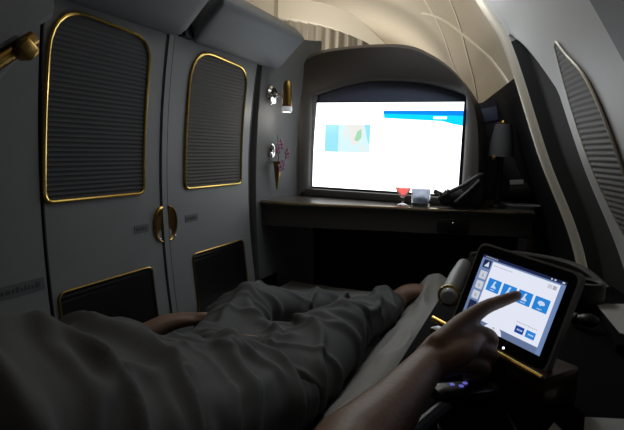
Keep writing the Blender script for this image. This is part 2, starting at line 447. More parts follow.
# ------------------------------------------------------------------ counter below the screen
t = thing('counter', 'long dark counter shelf under the screen with a light front edge', 'counter', (-.4, 1.9, .76))
fr = [(-.925, 1.665), (-.87, 1.668), (-.80, 1.685), (-.712, 1.708), (-.438, 1.80), (-.262, 1.85), (-.05, 1.93), (.03, 1.97)]
fr = [Vector((a, b, 0)) for a, b in fr]; fr = catmull(fr, 4)
def prism(bm, pts, z0, z1, mi=0):
    a = [bm.verts.new((p[0], p[1], z0)) for p in pts]; b = [bm.verts.new((p[0], p[1], z1)) for p in pts]; n = len(pts)
    bm.faces.new(a[::-1]).material_index = mi; bm.faces.new(b).material_index = mi
    for k in range(n): bm.faces.new((a[k], a[(k + 1) % n], b[(k + 1) % n], b[k])).material_index = mi
bm = bmesh.new(); prism(bm, [(p.x, p.y) for p in fr] + [(-.03, 2.45), (-.925, 2.45)], .783, .80); link('top', bm, M['countr'], t)
bm = bmesh.new(); tube(bm, [(p.x, p.y - .001, .793) for p in fr], .0065, 8); link('edge_trim', bm, M['edge'], t)
bm = bmesh.new(); prism(bm, [(p.x, p.y + .006) for p in fr] + [(p.x + .01, p.y + .05) for p in fr[::-1]], .705, .785); link('apron', bm, M['apron'], t)
bm = bmesh.new(); box(bm, (-.235, 1.858, .735), (.11, .018, .05), Matrix.Rotation(.35, 3, 'Z'), .005); lt = link('latch', bm, M['black'], t)
bm = bmesh.new(); ball(bm, (-.235, 1.847, .748), .004); link('catch', bm, M['chrome'], lt)

# ------------------------------------------------------------------ drinks
t = thing('stemmed_glass', 'short stemmed glass of red drink on the counter, left of the tumbler', 'glass', (-.425, 1.87, .80))
c = (-.425, 1.865, .8005)
bm = bmesh.new(); lathe(bm, [(0, 0), (.027, .0), (.027, .002), (.006, .006), (.0035, .012), (.0035, .024), (.008, .028), (.019, .040), (.0295, .062), (.0305, .076), (.0292, .076), (.0282, .062), (.0178, .041), (.005, .030), (0, .030)], c, seg=32, cap=False)
link('bowl', bm, M['glass'], t)
bm = bmesh.new(); lathe(bm, [(0, .031), (.005, .032), (.0172, .042), (.0275, .062), (.0278, .064), (0, .064)], c, seg=32, cap=False); link('drink', bm, M['drink'], t)
t = thing('tumbler', 'short clear tumbler of water on the counter beside the red drink', 'glass', (-.36, 1.88, .80))
c = (-.357, 1.862, .8005)
bm = bmesh.new(); lathe(bm, [(0, 0), (.031, 0), (.033, .004), (.0355, .086), (.0340, .086), (.0318, .012), (0, .012)], c, seg=32, cap=False); link('tumbler_glass', bm, M['glass'], t)
bm = bmesh.new(); lathe(bm, [(0, .0125), (.0312, .0125), (.0336, .064), (0, .064)], c, seg=32, cap=False); link('water', bm, M['glass2'], t)

# ------------------------------------------------------------------ dark corner right of the screen
t = thing('table_lamp', 'small table lamp with grey tapered shade right of the screen', 'lamp', (-.098, 2.0, .80))
c = (-.098, 1.995, .8005)
bm = bmesh.new(); lathe(bm, [(0, 0), (.032, 0), (.032, .006), (.012, .014), (.009, .03), (.012, .06), (.011, .15), (.008, .20), (.006, .23), (0, .231)], c, cap=False); link('stem', bm, M['black'], t)
bm = bmesh.new(); lathe(bm, [(.045, .19), (.043, .23), (.029, .306), (.026, .308), (.041, .23), (.043, .19)], c, cap=False); sh = link('lamp_shade', bm, M['lampshade'], t)
bm = bmesh.new(); lathe(bm, [(.026, .306), (.028, .310), (.010, .315), (.006, .322), (0, .324)], c, cap=False); link('finial', bm, M['gold_dark'], sh)
bm = bmesh.new(); lathe(bm, [(.0, .180), (.014, .180), (.016, .187), (.014, .193), (0, .193)], (c[0] - .022, c[1] - .03, c[2]), cap=False); link('switch', bm, M['gold'], t)

t = thing('storage_unit', 'dark storage unit with sloping top standing behind the table lamp', 'cabinet', (-.05, 2.35, 0))
bm = bmesh.new()
pr_ = [(-.25, 1.21), (-.135, 1.235), (-.09, 1.12), (-.05, .98), (-.04, .802), (-.25, .802)]
a = [bm.verts.new((x, 2.34, z)) for x, z in pr_]; b = [bm.verts.new((x - .03, 2.42, z)) for x, z in pr_]
bm.faces.new(a); bm.faces.new(b[::-1])
for k in range(len(pr_)): bm.faces.new((a[k], b[k], b[(k + 1) % len(pr_)], a[(k + 1) % len(pr_)]))
bmesh.ops.bevel(bm, geom=bm.edges[:], offset=.008, segments=2, affect='EDGES')
link('body', bm, M['dark'], t)
bm = bmesh.new(); box(bm, (-.185, 2.337, 1.165), (.09, .012, .06), Matrix.Rotation(-.2, 3, 'Y'), .004); link('door', bm, M['navy'], t)

bm = bmesh.new(); ball(bm, (-.062, 2.2, .86), .03, (1, 1, 1))
bm.free()
bm = bmesh.new(); tube(bm, [(-.05, 2.19, .846), (.0, 2.17, .850), (.035, 2.15, .852)], [.040, .042, .038], 20)
o = tag(link('rolled_pouch', bm, M['black2']), 'black rolled pouch lying on the counter right of the lamp', 'bag')
bm = bmesh.new(); box(bm, (-.04, 2.155, .892), (.05, .002, .02), Matrix.Rotation(-.5, 3, 'X') @ Matrix.Rotation(-.1, 3, 'Y'))
tag(link('paper_tag', bm, M['paper']), 'small white card on top of the black rolled pouch', 'card')
bm = bmesh.new()
lathe(bm, [(0, 0), (.07, 0), (.085, .010), (.083, .012), (.07, .004), (0, .004)], (0, 0, 0), cap=False)
for v in bm.verts: v.co = Vector((v.co.x * .9 - .02, v.co.y * .5 + 2.04, v.co.z * 1.3 + .8005))
tag(link('oval_tray', bm, M['side2']), 'shallow grey oval tray on the counter at the foot of the lamp', 'tray')
# black case leaning by the lamp with straps
bm = bmesh.new(); box(bm, (-.03, 2.26, .96), (.15, .03, .13), Matrix.Rotation(-.25, 3, 'X') @ Matrix.Rotation(-.5, 3, 'Y'), .012)
tag(link('carry_case', bm, M['black2']), 'black soft case propped up behind the rolled pouch', 'case')
bm = bmesh.new(); box(bm, (-.055, 2.215, 1.085), (.085, .05, .035), Matrix.Rotation(.15, 3, 'Y'), .014, 3)
tag(link('cream_cushion', bm, M['cream']), 'small cream cushion just right of the lamp shade', 'cushion')
t = thing('camera_bag', 'black camera gear heap with straps in front of the screen corner', 'bag', (-.22, 1.93, .80))
bm = bmesh.new()
ball(bm, (-.225, 1.875, .834), .048, (1.25, .55, .72), sub=3); ball(bm, (-.178, 1.885, .862), .048, (.9, .55, 1.2), sub=3); ball(bm, (-.265, 1.865, .832), .026, (1.1, .8, 1.), sub=3)
for v in bm.verts: v.co += noise.noise_vector(v.co * 30) * .006
link('pouch', bm, M['black2'], t)
bm = bmesh.new(); tube(bm, catmull([(-.29, 1.86, .835), (-.25, 1.84, .862), (-.21, 1.845, .885), (-.165, 1.86, .92), (-.15, 1.88, .925)], 5), .007, 8); tube(bm, catmull([(-.23, 1.842, .825), (-.19, 1.85, .865), (-.155, 1.865, .905)], 5), .006, 8); link('strap', bm, M['hump'], t)
bm = bmesh.new(); box(bm, (-.293, 1.838, .856), (.03, .018, .018), Matrix.Rotation(.4, 3, 'Y'), .004); ball(bm, (-.262, 1.835, .862), .011); link('buckle', bm, M['chrome'], t)

# ------------------------------------------------------------------ floor, front wall under the counter, footwell
bm = bmesh.new(); box(bm, (-1.4, 2, -.02), (5, 7, .04)); struct(link('floor', bm, M['floor']))
o = root_struct('wall_front', (-.45, 2.35, 0))
bm = bmesh.new(); box(bm, (-.49, 2.40, .39), (.94, .04, .78)); link('footwell_back', bm, M['dark'], o)
bm = bmesh.new(); box(bm, (-.0, 2.15, .35), (.03, .40, .70)); link('footwell_side', bm, M['dark'], o)
bm = bmesh.new(); box(bm, (-.955, 2.0, .40), (.03, .72, .79)); link('footwell_side', bm, M['dark'], o)

# ------------------------------------------------------------------ tapering cabin shell
prof = [(.24, 0.), (.22, .3), (.17, .7), (.06, 1.), (-.05, 1.33), (-.12, 1.46), (-.28, 1.7), (-.50, 1.88), (-.85, 2.02), (-1.4, 2.10), (-2., 2.08), (-2.6, 1.93), (-3., 1.6), (-3.1, 1.)]
pc = catmull([(a, b, 0) for a, b in prof], 8)
def gx(z):
    for p, q in zip(pc, pc[1:]):
        if p.y <= z <= q.y: return p.x + (q.x - p.x) * (z - p.y) / max(1e-9, q.y - p.y)
    return pc[0].x
def gslope(z): return (gx(z + .01) - gx(z - .01)) / .02
def SP(y, z, inn=0.):
    s = gslope(z); n = Vector((-1, -.2, s)).normalized()
    return Vector((gx(z) - .2 * (y - 1.65), y, z)) + n * inn
def Yb(z): return 1.65 + (z - .76) * .22
# ceiling: everything beyond the band, and overhead
bm = bmesh.new(); ys = [-1.2 + i * .2 for i in range(33)]
grid = []
idx0 = next(i for i, p in enumerate(pc) if p.y >= 1.62)
for i, p in enumerate(pc[:]):
    row = []
    for y in ys:
        yv = y
        if i < idx0: yv = max(y, Yb(p.y) - .02)
        row.append(bm.verts.new((p.x - .2 * (yv - 1.65) + .02, yv, p.y + .0)))
    grid.append(row)
for a, b in zip(grid, grid[1:]):
    for k in range(len(ys) - 1):
        if len({tuple(round(c, 5) for c in v.co) for v in (a[k], a[k + 1], b[k + 1], b[k])}) >= 3:
            try: bm.faces.new((a[k], a[k + 1], b[k + 1], b[k]))
            except ValueError: pass
bmesh.ops.remove_doubles(bm, verts=bm.verts, dist=1e-5)
ceil = struct(link('ceiling', bm, M['cream']))
# joints between ceiling panels
def joint(P, r, m, nm='panel_joint'):
    C2 = catmull([(y, z, 0) for y, z in P], 6); bm = bmesh.new(); rows = []
    for k, a in enumerate(C2):
        d = (C2[min(k + 1, len(C2) - 1)] - C2[max(k - 1, 0)]).normalized(); w = Vector((-d.y, d.x, 0)) * r
        rows.append([bm.verts.new(SP(a.x + w.x * q, a.y + w.y * q, h)) for q, h in ((-1, -.019), (-.8, -.013), (.8, -.013), (1, -.019))])
    for a, b in zip(rows, rows[1:]):
        for k in range(3): bm.faces.new((a[k], a[k + 1], b[k + 1], b[k]))
    link(nm, bm, m, ceil)
joint([(2.74, 1.80), (3.0, 1.68), (3.25, 1.57), (3.4, 1.45)], .011, M['joint_trim'])
joint([(2.30, 1.72), (2.5, 1.58), (2.75, 1.46), (2.95, 1.36), (3.1, 1.25)], .011, M['joint_trim'])
joint([(3.3, 1.86), (2.9, 1.73), (2.46, 1.50), (2.25, 1.37), (2.07, 1.25)], .009, M['joint_trim'])
bm = bmesh.new(); box(bm, (-1.6, 4.55, 1.), (5, .04, 2.6)); struct(link('wall_end', bm, M['cream']))

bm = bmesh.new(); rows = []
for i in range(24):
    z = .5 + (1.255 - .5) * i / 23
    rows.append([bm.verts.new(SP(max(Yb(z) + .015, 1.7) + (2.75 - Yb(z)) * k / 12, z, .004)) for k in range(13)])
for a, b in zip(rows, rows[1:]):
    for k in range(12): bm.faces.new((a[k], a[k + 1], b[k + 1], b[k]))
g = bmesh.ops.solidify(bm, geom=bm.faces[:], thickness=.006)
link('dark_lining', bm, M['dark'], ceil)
# curtain and arched valance at the forward bulkhead
def vtop(x):
    K = [(-2.2, 1.94), (-1.66, 1.93), (-1.4, 1.88), (-1.2, 1.82), (-1.05, 1.75), (-.92, 1.66), (-.8, 1.53)]
    for a, b in zip(K, K[1:]):
        if x <= b[0]: return a[1] + (b[1] - a[1]) * (x - a[0]) / (b[0] - a[0])
    return K[-1][1]
bm = bmesh.new(); y0 = 3.25; rows = []
for z in [0, .2, .4, .6, .8, .98]:
    row = []
    for i in range(161):
        x = -1.64 + i * .72 / 160; ph = x * 2 * PI / .075
        zz = 1.0 + z * (vtop(x) - 1.0); row.append(bm.verts.new((x, y0 + .022 * math.sin(ph + .8 * math.sin(x * 9)) + .006 * math.sin(ph * 2.3 + z), zz)))
    rows.append(row)
for a, b in zip(rows, rows[1:]):
    for k in range(160): bm.faces.new((a[k], a[k + 1], b[k + 1], b[k]))
tag(link('curtain', bm, M['curtain']), 'pleated beige curtain hanging below the arched valance at the front', 'curtain')
bm = bmesh.new()
lo = catmull([(-2.2, 1.905), (-1.761, 1.898), (-1.66, 1.876), (-1.525, 1.850), (-1.329, 1.805), (-1.139, 1.737), (-.983, 1.66), (-.80, 1.52)], 6)
hi = catmull([(-2.2, 2.02), (-1.76, 2.016), (-1.66, 2.0), (-1.55, 1.985), (-1.391, 1.955), (-1.20, 1.895), (-1.042, 1.800), (-.78, 1.56)], 6)
A = [bm.verts.new((p.x, 3.16, p.y)) for p in lo]; B = [bm.verts.new((p.x, 3.155, p.y)) for p in hi]; C_ = [bm.verts.new((p.x, 3.32, p.y)) for p in lo]; D = [bm.verts.new((p.x, 3.32, p.y)) for p in hi]
for P, Q in ((A, B), (B, D), (C_, A), (D, C_)):
    for k in range(len(lo) - 1): bm.faces.new((P[k], P[k + 1], Q[k + 1], Q[k]))
struct(link('trim_5', bm, M['creamtrim']))
bm = bmesh.new(); box(bm, (-1.645, 3.145, 1.72), (.014, .03, .55)); struct(link('trim_6', bm, M['grout']))
bm = bmesh.new(); box(bm, (-2.3, 3.2, 1.3), (.95, .05, 1.5)); struct(link('wall_aisle', bm, M['cream']))

# near sidewall: grey lining with a dark recess behind the band, a window shade and a near darker panel
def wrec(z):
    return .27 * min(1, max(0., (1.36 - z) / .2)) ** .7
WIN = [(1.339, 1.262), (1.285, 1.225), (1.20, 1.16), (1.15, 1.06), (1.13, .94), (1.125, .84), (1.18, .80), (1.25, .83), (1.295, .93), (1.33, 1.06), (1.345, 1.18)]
winc = catmull([(a, b, 0) for a, b in WIN], 5, closed=True)
o = root_struct('wall_right', (.2, 1, 0))
bm = bmesh.new(); nz = 80; S_ = 60; rows = []
def split2(y, z): # y of the near darker panel edge
    return 1.056 + (z - 1.276) * .6
for i in range(nz + 1):
    z = 0 + 1.64 * i / nz; row = []
    yb = Yb(z)
    for j in range(S_ + 1):
        if j == 0: y, off = yb, 0.
        elif j == 1: y, off = yb - .025, 0.004
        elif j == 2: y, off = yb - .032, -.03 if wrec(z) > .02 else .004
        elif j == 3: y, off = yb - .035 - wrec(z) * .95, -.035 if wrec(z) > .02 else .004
        elif j == 4: y, off = yb - .05 - wrec(z), .002
        else:
            t_ = (j - 4) / (S_ - 4); ys_ = yb - .05 - wrec(z); y = ys_ + (-.9 - ys_) * t_ ** 1.3
            off = .006 * math.exp(-((t_ - .02) / .03) ** 2)
        row.append(bm.verts.new(SP(y, z, off)))
    rows.append(row)
for i in range(nz):
    for j in range(S_):
        f = bm.faces.new((rows[i][j], rows[i][j + 1], rows[i + 1][j + 1], rows[i + 1][j]))
        z = 1.64 * (i + .5) / nz
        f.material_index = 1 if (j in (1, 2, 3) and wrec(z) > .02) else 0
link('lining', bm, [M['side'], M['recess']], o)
bm = bmesh.new(); tube(bm, [SP(Yb(z), z, .006) for z in [.60 + .03 * i for i in range(38)]], .019, 10, sq=.6); link('band', bm, M['bandm'], o)
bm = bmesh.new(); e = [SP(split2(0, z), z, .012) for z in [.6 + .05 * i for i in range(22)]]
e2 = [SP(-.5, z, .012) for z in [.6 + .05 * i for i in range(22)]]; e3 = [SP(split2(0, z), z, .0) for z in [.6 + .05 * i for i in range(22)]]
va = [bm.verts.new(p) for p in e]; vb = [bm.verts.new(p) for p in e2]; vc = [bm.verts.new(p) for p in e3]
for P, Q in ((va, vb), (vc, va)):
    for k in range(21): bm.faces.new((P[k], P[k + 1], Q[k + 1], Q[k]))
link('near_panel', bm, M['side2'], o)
w = root_struct('window_1', (.12, 1.25, 1.05))
bm = bmesh.new()
vs = [bm.verts.new(Vector((0, p.x, p.y))) for p in winc]; bm.faces.new(vs)
z = .805
while z < 1.26:
    bmesh.ops.bisect_plane(bm, geom=bm.verts[:] + bm.edges[:] + bm.faces[:], plane_co=(0, 0, z), plane_no=(0, 0, 1)); z += .003
for v in bm.verts: v.co = SP(v.co.y, v.co.z, .006 + .0012 * math.cos(2 * PI * v.co.z / .012))
link('window_shade', bm, M['shade'], w)
bm = bmesh.new(); tube(bm, [SP(p.x, p.y, .005) for p in winc], .003, 8, closed=True); link('window_rim', bm, M['bandm'], w)

# ------------------------------------------------------------------ bed
t = thing('bed', 'narrow lie flat bed with white sheet bunched along the console side', 'bed', (-.5, 1.0, 0))
bm = bmesh.new(); box(bm, (-.53, .98, .365), (.73, 1.75, .16), None, .03, 3); link('mattress', bm, M['mattress'], t)
bm = bmesh.new(); box(bm, (-.52, .98, .16), (.70, 1.70, .32)); link('base', bm, M['console'], t)
bm = bmesh.new()
a = [(-.20, .30), (-.20, .74), (.0, .69), (.25, .565), (.55, .465), (.60, .444), (.60, .30)]
L_ = [bm.verts.new((-.85, y, z)) for y, z in a]; R__ = [bm.verts.new((-.19, y, z)) for y, z in a]
bm.faces.new(L_); bm.faces.new(R__[::-1])
for k in range(len(a)): bm.faces.new((L_[k], R__[k], R__[(k + 1) % len(a)], L_[(k + 1) % len(a)]))
link('backrest', bm, M['mattress'], t)
bm = bmesh.new(); nx, ny = 90, 150; rows = []
for i in range(ny + 1):
    y = .28 + (1.84 - .28) * i / ny; row = []
    for j in range(nx + 1):
        x = -.865 + .70 * j / nx
        e_ = max(0., min(1., (x + .36) / .08)) * max(0., min(1., (-.165 - x) / .03 + .25))
        z = .452 + .075 * e_ * (1 - .25 * max(0, (y - 1.3)))
        if y < .6: z = max(z, .44 + (.6 - y) * .42 + .01)
        if y > 1.5: z += .05 * math.exp(-((x + .33) / .16) ** 2 - ((y - 1.76) / .1) ** 2)
        q = noise.noise(Vector((x * 9 + y * 2, y * 3.2, 1.3))); z += .016 * (1 - abs(q) * 2) * e_ + .004 * noise.noise(Vector((x * 16, y * 11, 4)))
        z += .008 * e_ * math.sin(x * 130 + 5 * math.sin(y * 4))*.5
        row.append(bm.verts.new((x, y, z)))
    rows.append(row)
for a, b in zip(rows, rows[1:]):
    for k in range(nx): bm.faces.new((a[k], a[k + 1], b[k + 1], b[k]))
link('sheet', bm, M['sheet'], t)

# ------------------------------------------------------------------ person
def chain(bm, pts, seg=18):
    """tapered tube with round ends; pts = (x, y, z, r) or (x, y, z, rx, rz)"""
    P = catmull([Vector(p[:3]) for p in pts], 5); k = len(pts)
    ra = catmull([Vector((p[3], p[4] if len(p) > 4 else p[3], 0)) for p in pts], 5)
    T, N = frames(P); n = len(P)
    ex = [(-1., .05), (-.75, .66), (-.4, .92)]
    seq = [(P[0] + T[0] * ra[0].x * a, ra[0] * b, 0) for a, b in ex] + [(P[i], ra[i], i) for i in range(n)] + [(P[-1] - T[-1] * ra[-1].x * a, ra[-1] * b, n - 1) for a, b in reversed(ex)]
    rings = []
    for c, r, i in seq:
        B = T[i].cross(N[i])
        rings.append([bm.verts.new(c + N[i] * math.cos(2 * PI * q / seg) * r.y + B * math.sin(2 * PI * q / seg) * r.x) for q in range(seg)])
    for a, b in zip(rings, rings[1:]):
        for q in range(seg): bm.faces.new((a[q], a[(q + 1) % seg], b[(q + 1) % seg], b[q]))
    bm.faces.new(rings[0][::-1]); bm.faces.new(rings[-1])
def remeshed(name, bm, vox, m, parent, smooth_it=2, disp=None):
    bmesh.ops.recalc_face_normals(bm, faces=bm.faces)
    me = bpy.data.meshes.new(name + '_src'); bm.to_mesh(me); bm.free()
    o = bpy.data.objects.new(name + '_src', me); COL.objects.link(o)
    r = o.modifiers.new('r', 'REMESH'); r.mode = 'VOXEL'; r.voxel_size = vox
    s = o.modifiers.new('s', 'SMOOTH'); s.iterations = smooth_it; s.factor = .5
    dg = bpy.context.evaluated_depsgraph_get(); me2 = bpy.data.meshes.new_from_object(o.evaluated_get(dg))
    bpy.data.objects.remove(o); bpy.data.meshes.remove(me)
    me2.name = name
    if disp:
        b2 = bmesh.new(); b2.from_mesh(me2); cp = b2.copy()
        for _ in range(12): bmesh.ops.smooth_vert(cp, verts=cp.verts, factor=.5, use_axis_x=True, use_axis_y=True, use_axis_z=True)
        cp.normal_update(); cp.verts.ensure_lookup_table(); b2.verts.ensure_lookup_table()
        for v in b2.verts:
            q = cp.verts[v.index].normal; v.co = v.co + q * disp(v.co, q)
        for _ in range(7): bmesh.ops.smooth_vert(b2, verts=b2.verts, factor=.5, use_axis_x=True, use_axis_y=True, use_axis_z=True)
        b2.to_mesh(me2); b2.free(); cp.free()
    me2.materials.clear(); me2.materials.append(m)
    for p in me2.polygons: p.use_smooth = True
    ob = bpy.data.objects.new(name, me2); COL.objects.link(ob)
    if parent: ob.parent = parent; ob.matrix_parent_inverse = parent.matrix_world.inverted() if parent.type == 'MESH' else Matrix.Translation(parent.location).inverted()
    return ob
SHO = (-.275, .20, .69); ELB = (-.126, .330, .742); WRI = (-.093, .560, .752)
bm = bmesh.new()
# trunk, neck, head (reclining on the raised backrest)
chain(bm, [(-.50, .06, .80, .055, .055), (-.50, .14, .765, .09, .06), (-.50, .22, .725, .165, .085), (-.50, .36, .655, .165, .095), (-.50, .55, .59, .15, .088), (-.50, .70, .558, .145, .078), (-.50, .84, .54, .155, .075)], 28)
ball(bm, (-.50, -.02, .855), .078, (.95, 1.2, 1.1), Matrix.Rotation(.5, 3, 'X'), 3)
ball(bm, (-.50, .025, .862), .052, (.95, 1.2, .95), Matrix.Rotation(.5, 3, 'X'), 3)
chain(bm, [(-.50, .0, .935, .008), (-.50, .018, .948, .012), (-.50, .028, .942, .012)], 10)
for s in (-1, 1): ball(bm, (-.50 + s * .078, -.005, .85), .026, (.3, .8, 1.1), Matrix.Rotation(.5, 3, 'X'), 2)
ball(bm, (-.50, .055, .925), .018, (1.3, .5, .5), None, 2)
# right arm
chain(bm, [(*SHO, .052), (-.205, .25, .710, .047), (*ELB, .037), (-.119, .385, .743, .036), (-.107, .465, .745, .029, .028), (*WRI, .0225, .020), (-.083, .588, .757, .026, .020)], 20)
# right hand: palm, pointing index, three curled fingers, folded thumb
chain(bm, [(-.090, .570, .754, .023, .017), (-.073, .600, .764, .033, .017), (-.063, .628, .770, .032, .015)], 18)
chain(bm, [(-.083, .59, .774, .012), (-.060, .632, .790, .0125), (-.038, .657, .8055, .0096), (-.0195, .674, .8125, .0084), (-.001, .684, .8205, .0072)], 14)
chain(bm, [(-.076, .59, .764, .012), (-.053, .632, .775, .0132), (-.029, .648, .772, .0110), (-.030, .657, .756, .0098), (-.048, .648, .750, .0088)], 14)
chain(bm, [(-.074, .59, .753, .012), (-.053, .623, .759, .0130), (-.027, .641, .755, .0106), (-.030, .649, .741, .0094), (-.048, .640, .737, .0086)], 14)
chain(bm, [(-.076, .585, .745, .011), (-.057, .611, .745, .0118), (-.032, .629, .739, .0096), (-.036, .635, .727, .0086), (-.050, .628, .725, .0078)], 14)
chain(bm, [(-.094, .585, .760, .014), (-.086, .612, .753, .0122), (-.070, .636, .752, .0103), (-.054, .650, .755, .0088)], 14)
# left arm along the body, hand in the trouser pocket
chain(bm, [(-.71, .22, .70, .05), (-.765, .36, .63, .045), (-.79, .50, .57, .04), (-.785, .66, .555, .038), (-.765, .80, .565, .030), (-.74, .885, .588, .025, .022), (-.715, .95, .588, .035, .016), (-.69, 1.0, .575, .035, .014)], 18)
for k in range(4):
    x = -.725 + k * .02; chain(bm, [(x, .97, .582, .011), (x + .012, 1.03, .570, .0095), (x + .018, 1.06, .555, .008)], 10)
chain(bm, [(-.725, .92, .588, .014), (-.69, .955, .596, .011), (-.675, .985, .592, .009)], 10)
# legs and feet
chain(bm, [(-.43, .80, .535, .085, .072), (-.42, .98, .525, .075, .066), (-.43, 1.22, .528, .056, .054), (-.41, 1.42, .512, .048, .044), (-.38, 1.58, .505, .033), (-.372, 1.63, .50, .034)], 20)
chain(bm, [(-.378, 1.635, .495, .032), (-.350, 1.66, .52, .034, .028), (-.315, 1.68, .53, .036, .022), (-.285, 1.69, .53, .032, .014)], 16)
chain(bm, [(-.57, .80, .535, .085, .072), (-.62, .98, .53, .075, .064), (-.68, 1.20, .53, .054, .052), (-.61, 1.38, .50, .046, .042), (-.53, 1.51, .49, .032), (-.52, 1.55, .485, .032)], 20)
chain(bm, [(-.52, 1.55, .478, .030), (-.50, 1.585, .482, .032, .024), (-.475, 1.61, .485, .034, .018), (-.455, 1.625, .485, .03, .012)], 16)
person = remeshed('person', bm, .0032, M['skin'], None, 3)
tag(person, 'person lying back in dark clothes, bare right arm reaching to tap the tablet', 'person')

ridge = lambda v, w=.11: math.exp(-(v / w) ** 2)
def shirt_disp(c, n):
    s = c.y + .50 * c.x - .25 * c.z + .05 * noise.noise(Vector((c.x * 3, c.y * 3, c.z * 2)))
    s += .10 * noise.noise(Vector((c.x * 2.2 + 3, c.y * 2.0, 7)))
    a = ridge(noise.noise(Vector((s * 8, c.x * 3.2 + 5, c.z * 1.5))), .12)
    b = ridge(noise.noise(Vector((s * 17 + 3, c.x * 5.0 + 9, 2 + c.z * 1.5))), .10)
    d = ridge(noise.noise(Vector(((c.x - c.y * .3) * 7, c.y * 2.0, c.z * 2 + 3))), .07)
    return .025 * a + .011 * b + .010 * d + .016 * noise.noise(c * 5) - .012
def trouser_disp(c, n):
    s = c.x + .30 * c.y + .05 * noise.noise(Vector((c.x * 4, c.y * 4, c.z * 2)))
    a = ridge(noise.noise(Vector((s * 14, c.y * 2.6, c.z * 3))))
    s2 = c.y - .6 * c.x
    b = ridge(noise.noise(Vector((s2 * 12, c.x * 4, c.z * 2 + 7))), .08)
    return .018 * a + .015 * b + .010 * noise.noise(c * 6) - .010
bm = bmesh.new()
chain(bm, [(-.50, .16, .77, .12, .07), (-.50, .24, .725, .19, .105), (-.50, .40, .655, .195, .118), (-.51, .56, .594, .19, .110), (-.51, .70, .56, .185, .10), (-.50, .80, .535, .178, .09)], 36)
chain(bm, [(-.30, .20, .70, .068), (-.235, .24, .705, .060), (-.185, .275, .718, .052), (-.155, .300, .730, .046)], 20)
chain(bm, [(-.68, .21, .71, .068), (-.75, .34, .645, .060), (-.79, .48, .58, .054), (-.792, .62, .558, .050), (-.78, .73, .558, .044)], 20)
shirt = remeshed('shirt', bm, .0052, M['shirt'], person, 8, shirt_disp)
bm = bmesh.new()
chain(bm, [(-.50, .74, .545, .168, .085), (-.50, .86, .535, .174, .088), (-.50, .95, .525, .165, .080)], 36)
chain(bm, [(-.42, .86, .535, .105, .085), (-.41, 1.02, .528, .095, .080), (-.42, 1.20, .53, .080, .074), (-.40, 1.40, .512, .068, .058), (-.375, 1.555, .505, .052, .048)], 24)
chain(bm, [(-.58, .86, .535, .105, .085), (-.63, 1.0, .54, .09, .078), (-.68, 1.20, .54, .076, .070), (-.61, 1.38, .51, .064, .056), (-.54, 1.49, .495, .05, .045)], 24)
trs = remeshed('trousers', bm, .0052, M['trouser'], person, 8, trouser_disp)
bm = bmesh.new(); ball(bm, (-.50, -.045, .86), .084, (1.0, 1.12, 1.12), Matrix.Rotation(.5, 3, 'X'), 3)
for v in list(bm.verts):
    if v.co.y + (v.co.z - .86) * .35 > -.01: bm.verts.remove(v)
link('hair', bm, M['hair'], person)

# ------------------------------------------------------------------ tablet on its holder
TM = Matrix(((.811, .5288, .2502), (-.5794, .7853, .2181), (-.0811, -.3219, .9433)))
TC = Vector((-.009, .690, .810))
def TP(u, v, w=0): return TC + TM @ Vector((u, w, v))     # w > 0 is behind the glass
t = thing('tablet', 'tablet controller glowing with blue icons, propped on the side console', 'tablet', TP(0, -.066, .006))
def tabslab(bm, out, w0, w1, mi=0):
    a = [bm.verts.new(TP(p[0], p[1], w0)) for p in out]; b = [bm.verts.new(TP(p[0], p[1], w1)) for p in out]; n = len(out)
    bm.faces.new(a).material_index = mi; bm.faces.new(b[::-1]).material_index = mi
    for k in range(n): bm.faces.new((a[k], b[k], b[(k + 1) % n], a[(k + 1) % n])).material_index = mi
o1 = rounded([(-.0765, -.067), (.0765, -.067), (.0765, .0635), (-.0765, .0635)], [.013] * 4, 6)
bm = bmesh.new(); tabslab(bm, o1, .0012, .012); link('case', bm, M['alu'], t)
o2 = [(p[0] * .958, p[1] * .952) for p in o1]
bm = bmesh.new(); tabslab(bm, o2, .0004, .006); bz = link('bezel', bm, M['bezel'], t)
bm = bmesh.new(); um = ['t_white', 't_blue', 't_icon', 't_side', 't_dark', 't_slate', 't_deep', 't_tab', 't_grey']
def uq(pts, mi, k): bm.faces.new([bm.verts.new(TP(x, y, .0002 - k * .00015)) for x, y in pts]).material_index = mi
U4 = lambda a, b, c, d: [(a, b), (c, b), (c, d), (a, d)]
uq(U4(-.0625, -.0475, .0625, .0475), 3, 0)
uq(U4(-.0625, .0435, .0625, .0475), 4, 1)
uq(U4(-.044, -.039, .0563, .0415), 0, 1)
uq(U4(-.0625, -.0475, -.048, -.018), 5, 1); uq(U4(-.0455, -.0475, .0563, -.039), 5, 2)
uq(U4(-.058, -.036, -.046, -.018), 4, 2)
uq([(-.024, -.0475), (.007, -.0475), (.004, -.042), (-.001, -.0375), (-.008, -.036), (-.016, -.0375), (-.021, -.042)], 0, 3)
uq([(-.011, -.042), (-.008, -.0395), (-.005, -.042)], 8, 4)
uq(U4(-.0585, .030, -.0462, .0415), 4, 2); uq([(-.056, .032), (-.050, .040), (-.048, .032)], 2, 3)
for k in range(3):
    y = .0255 - k * .0145; uq(rounded(U4(-.0582, y - .0115, -.0465, y), [.001] * 4, 2), 7, 2)
    uq([(-.0535, y - .009), (-.051, y - .009), (-.0505, y - .006), (-.0525, y - .003), (-.0545, y - .006)], 8, 3)
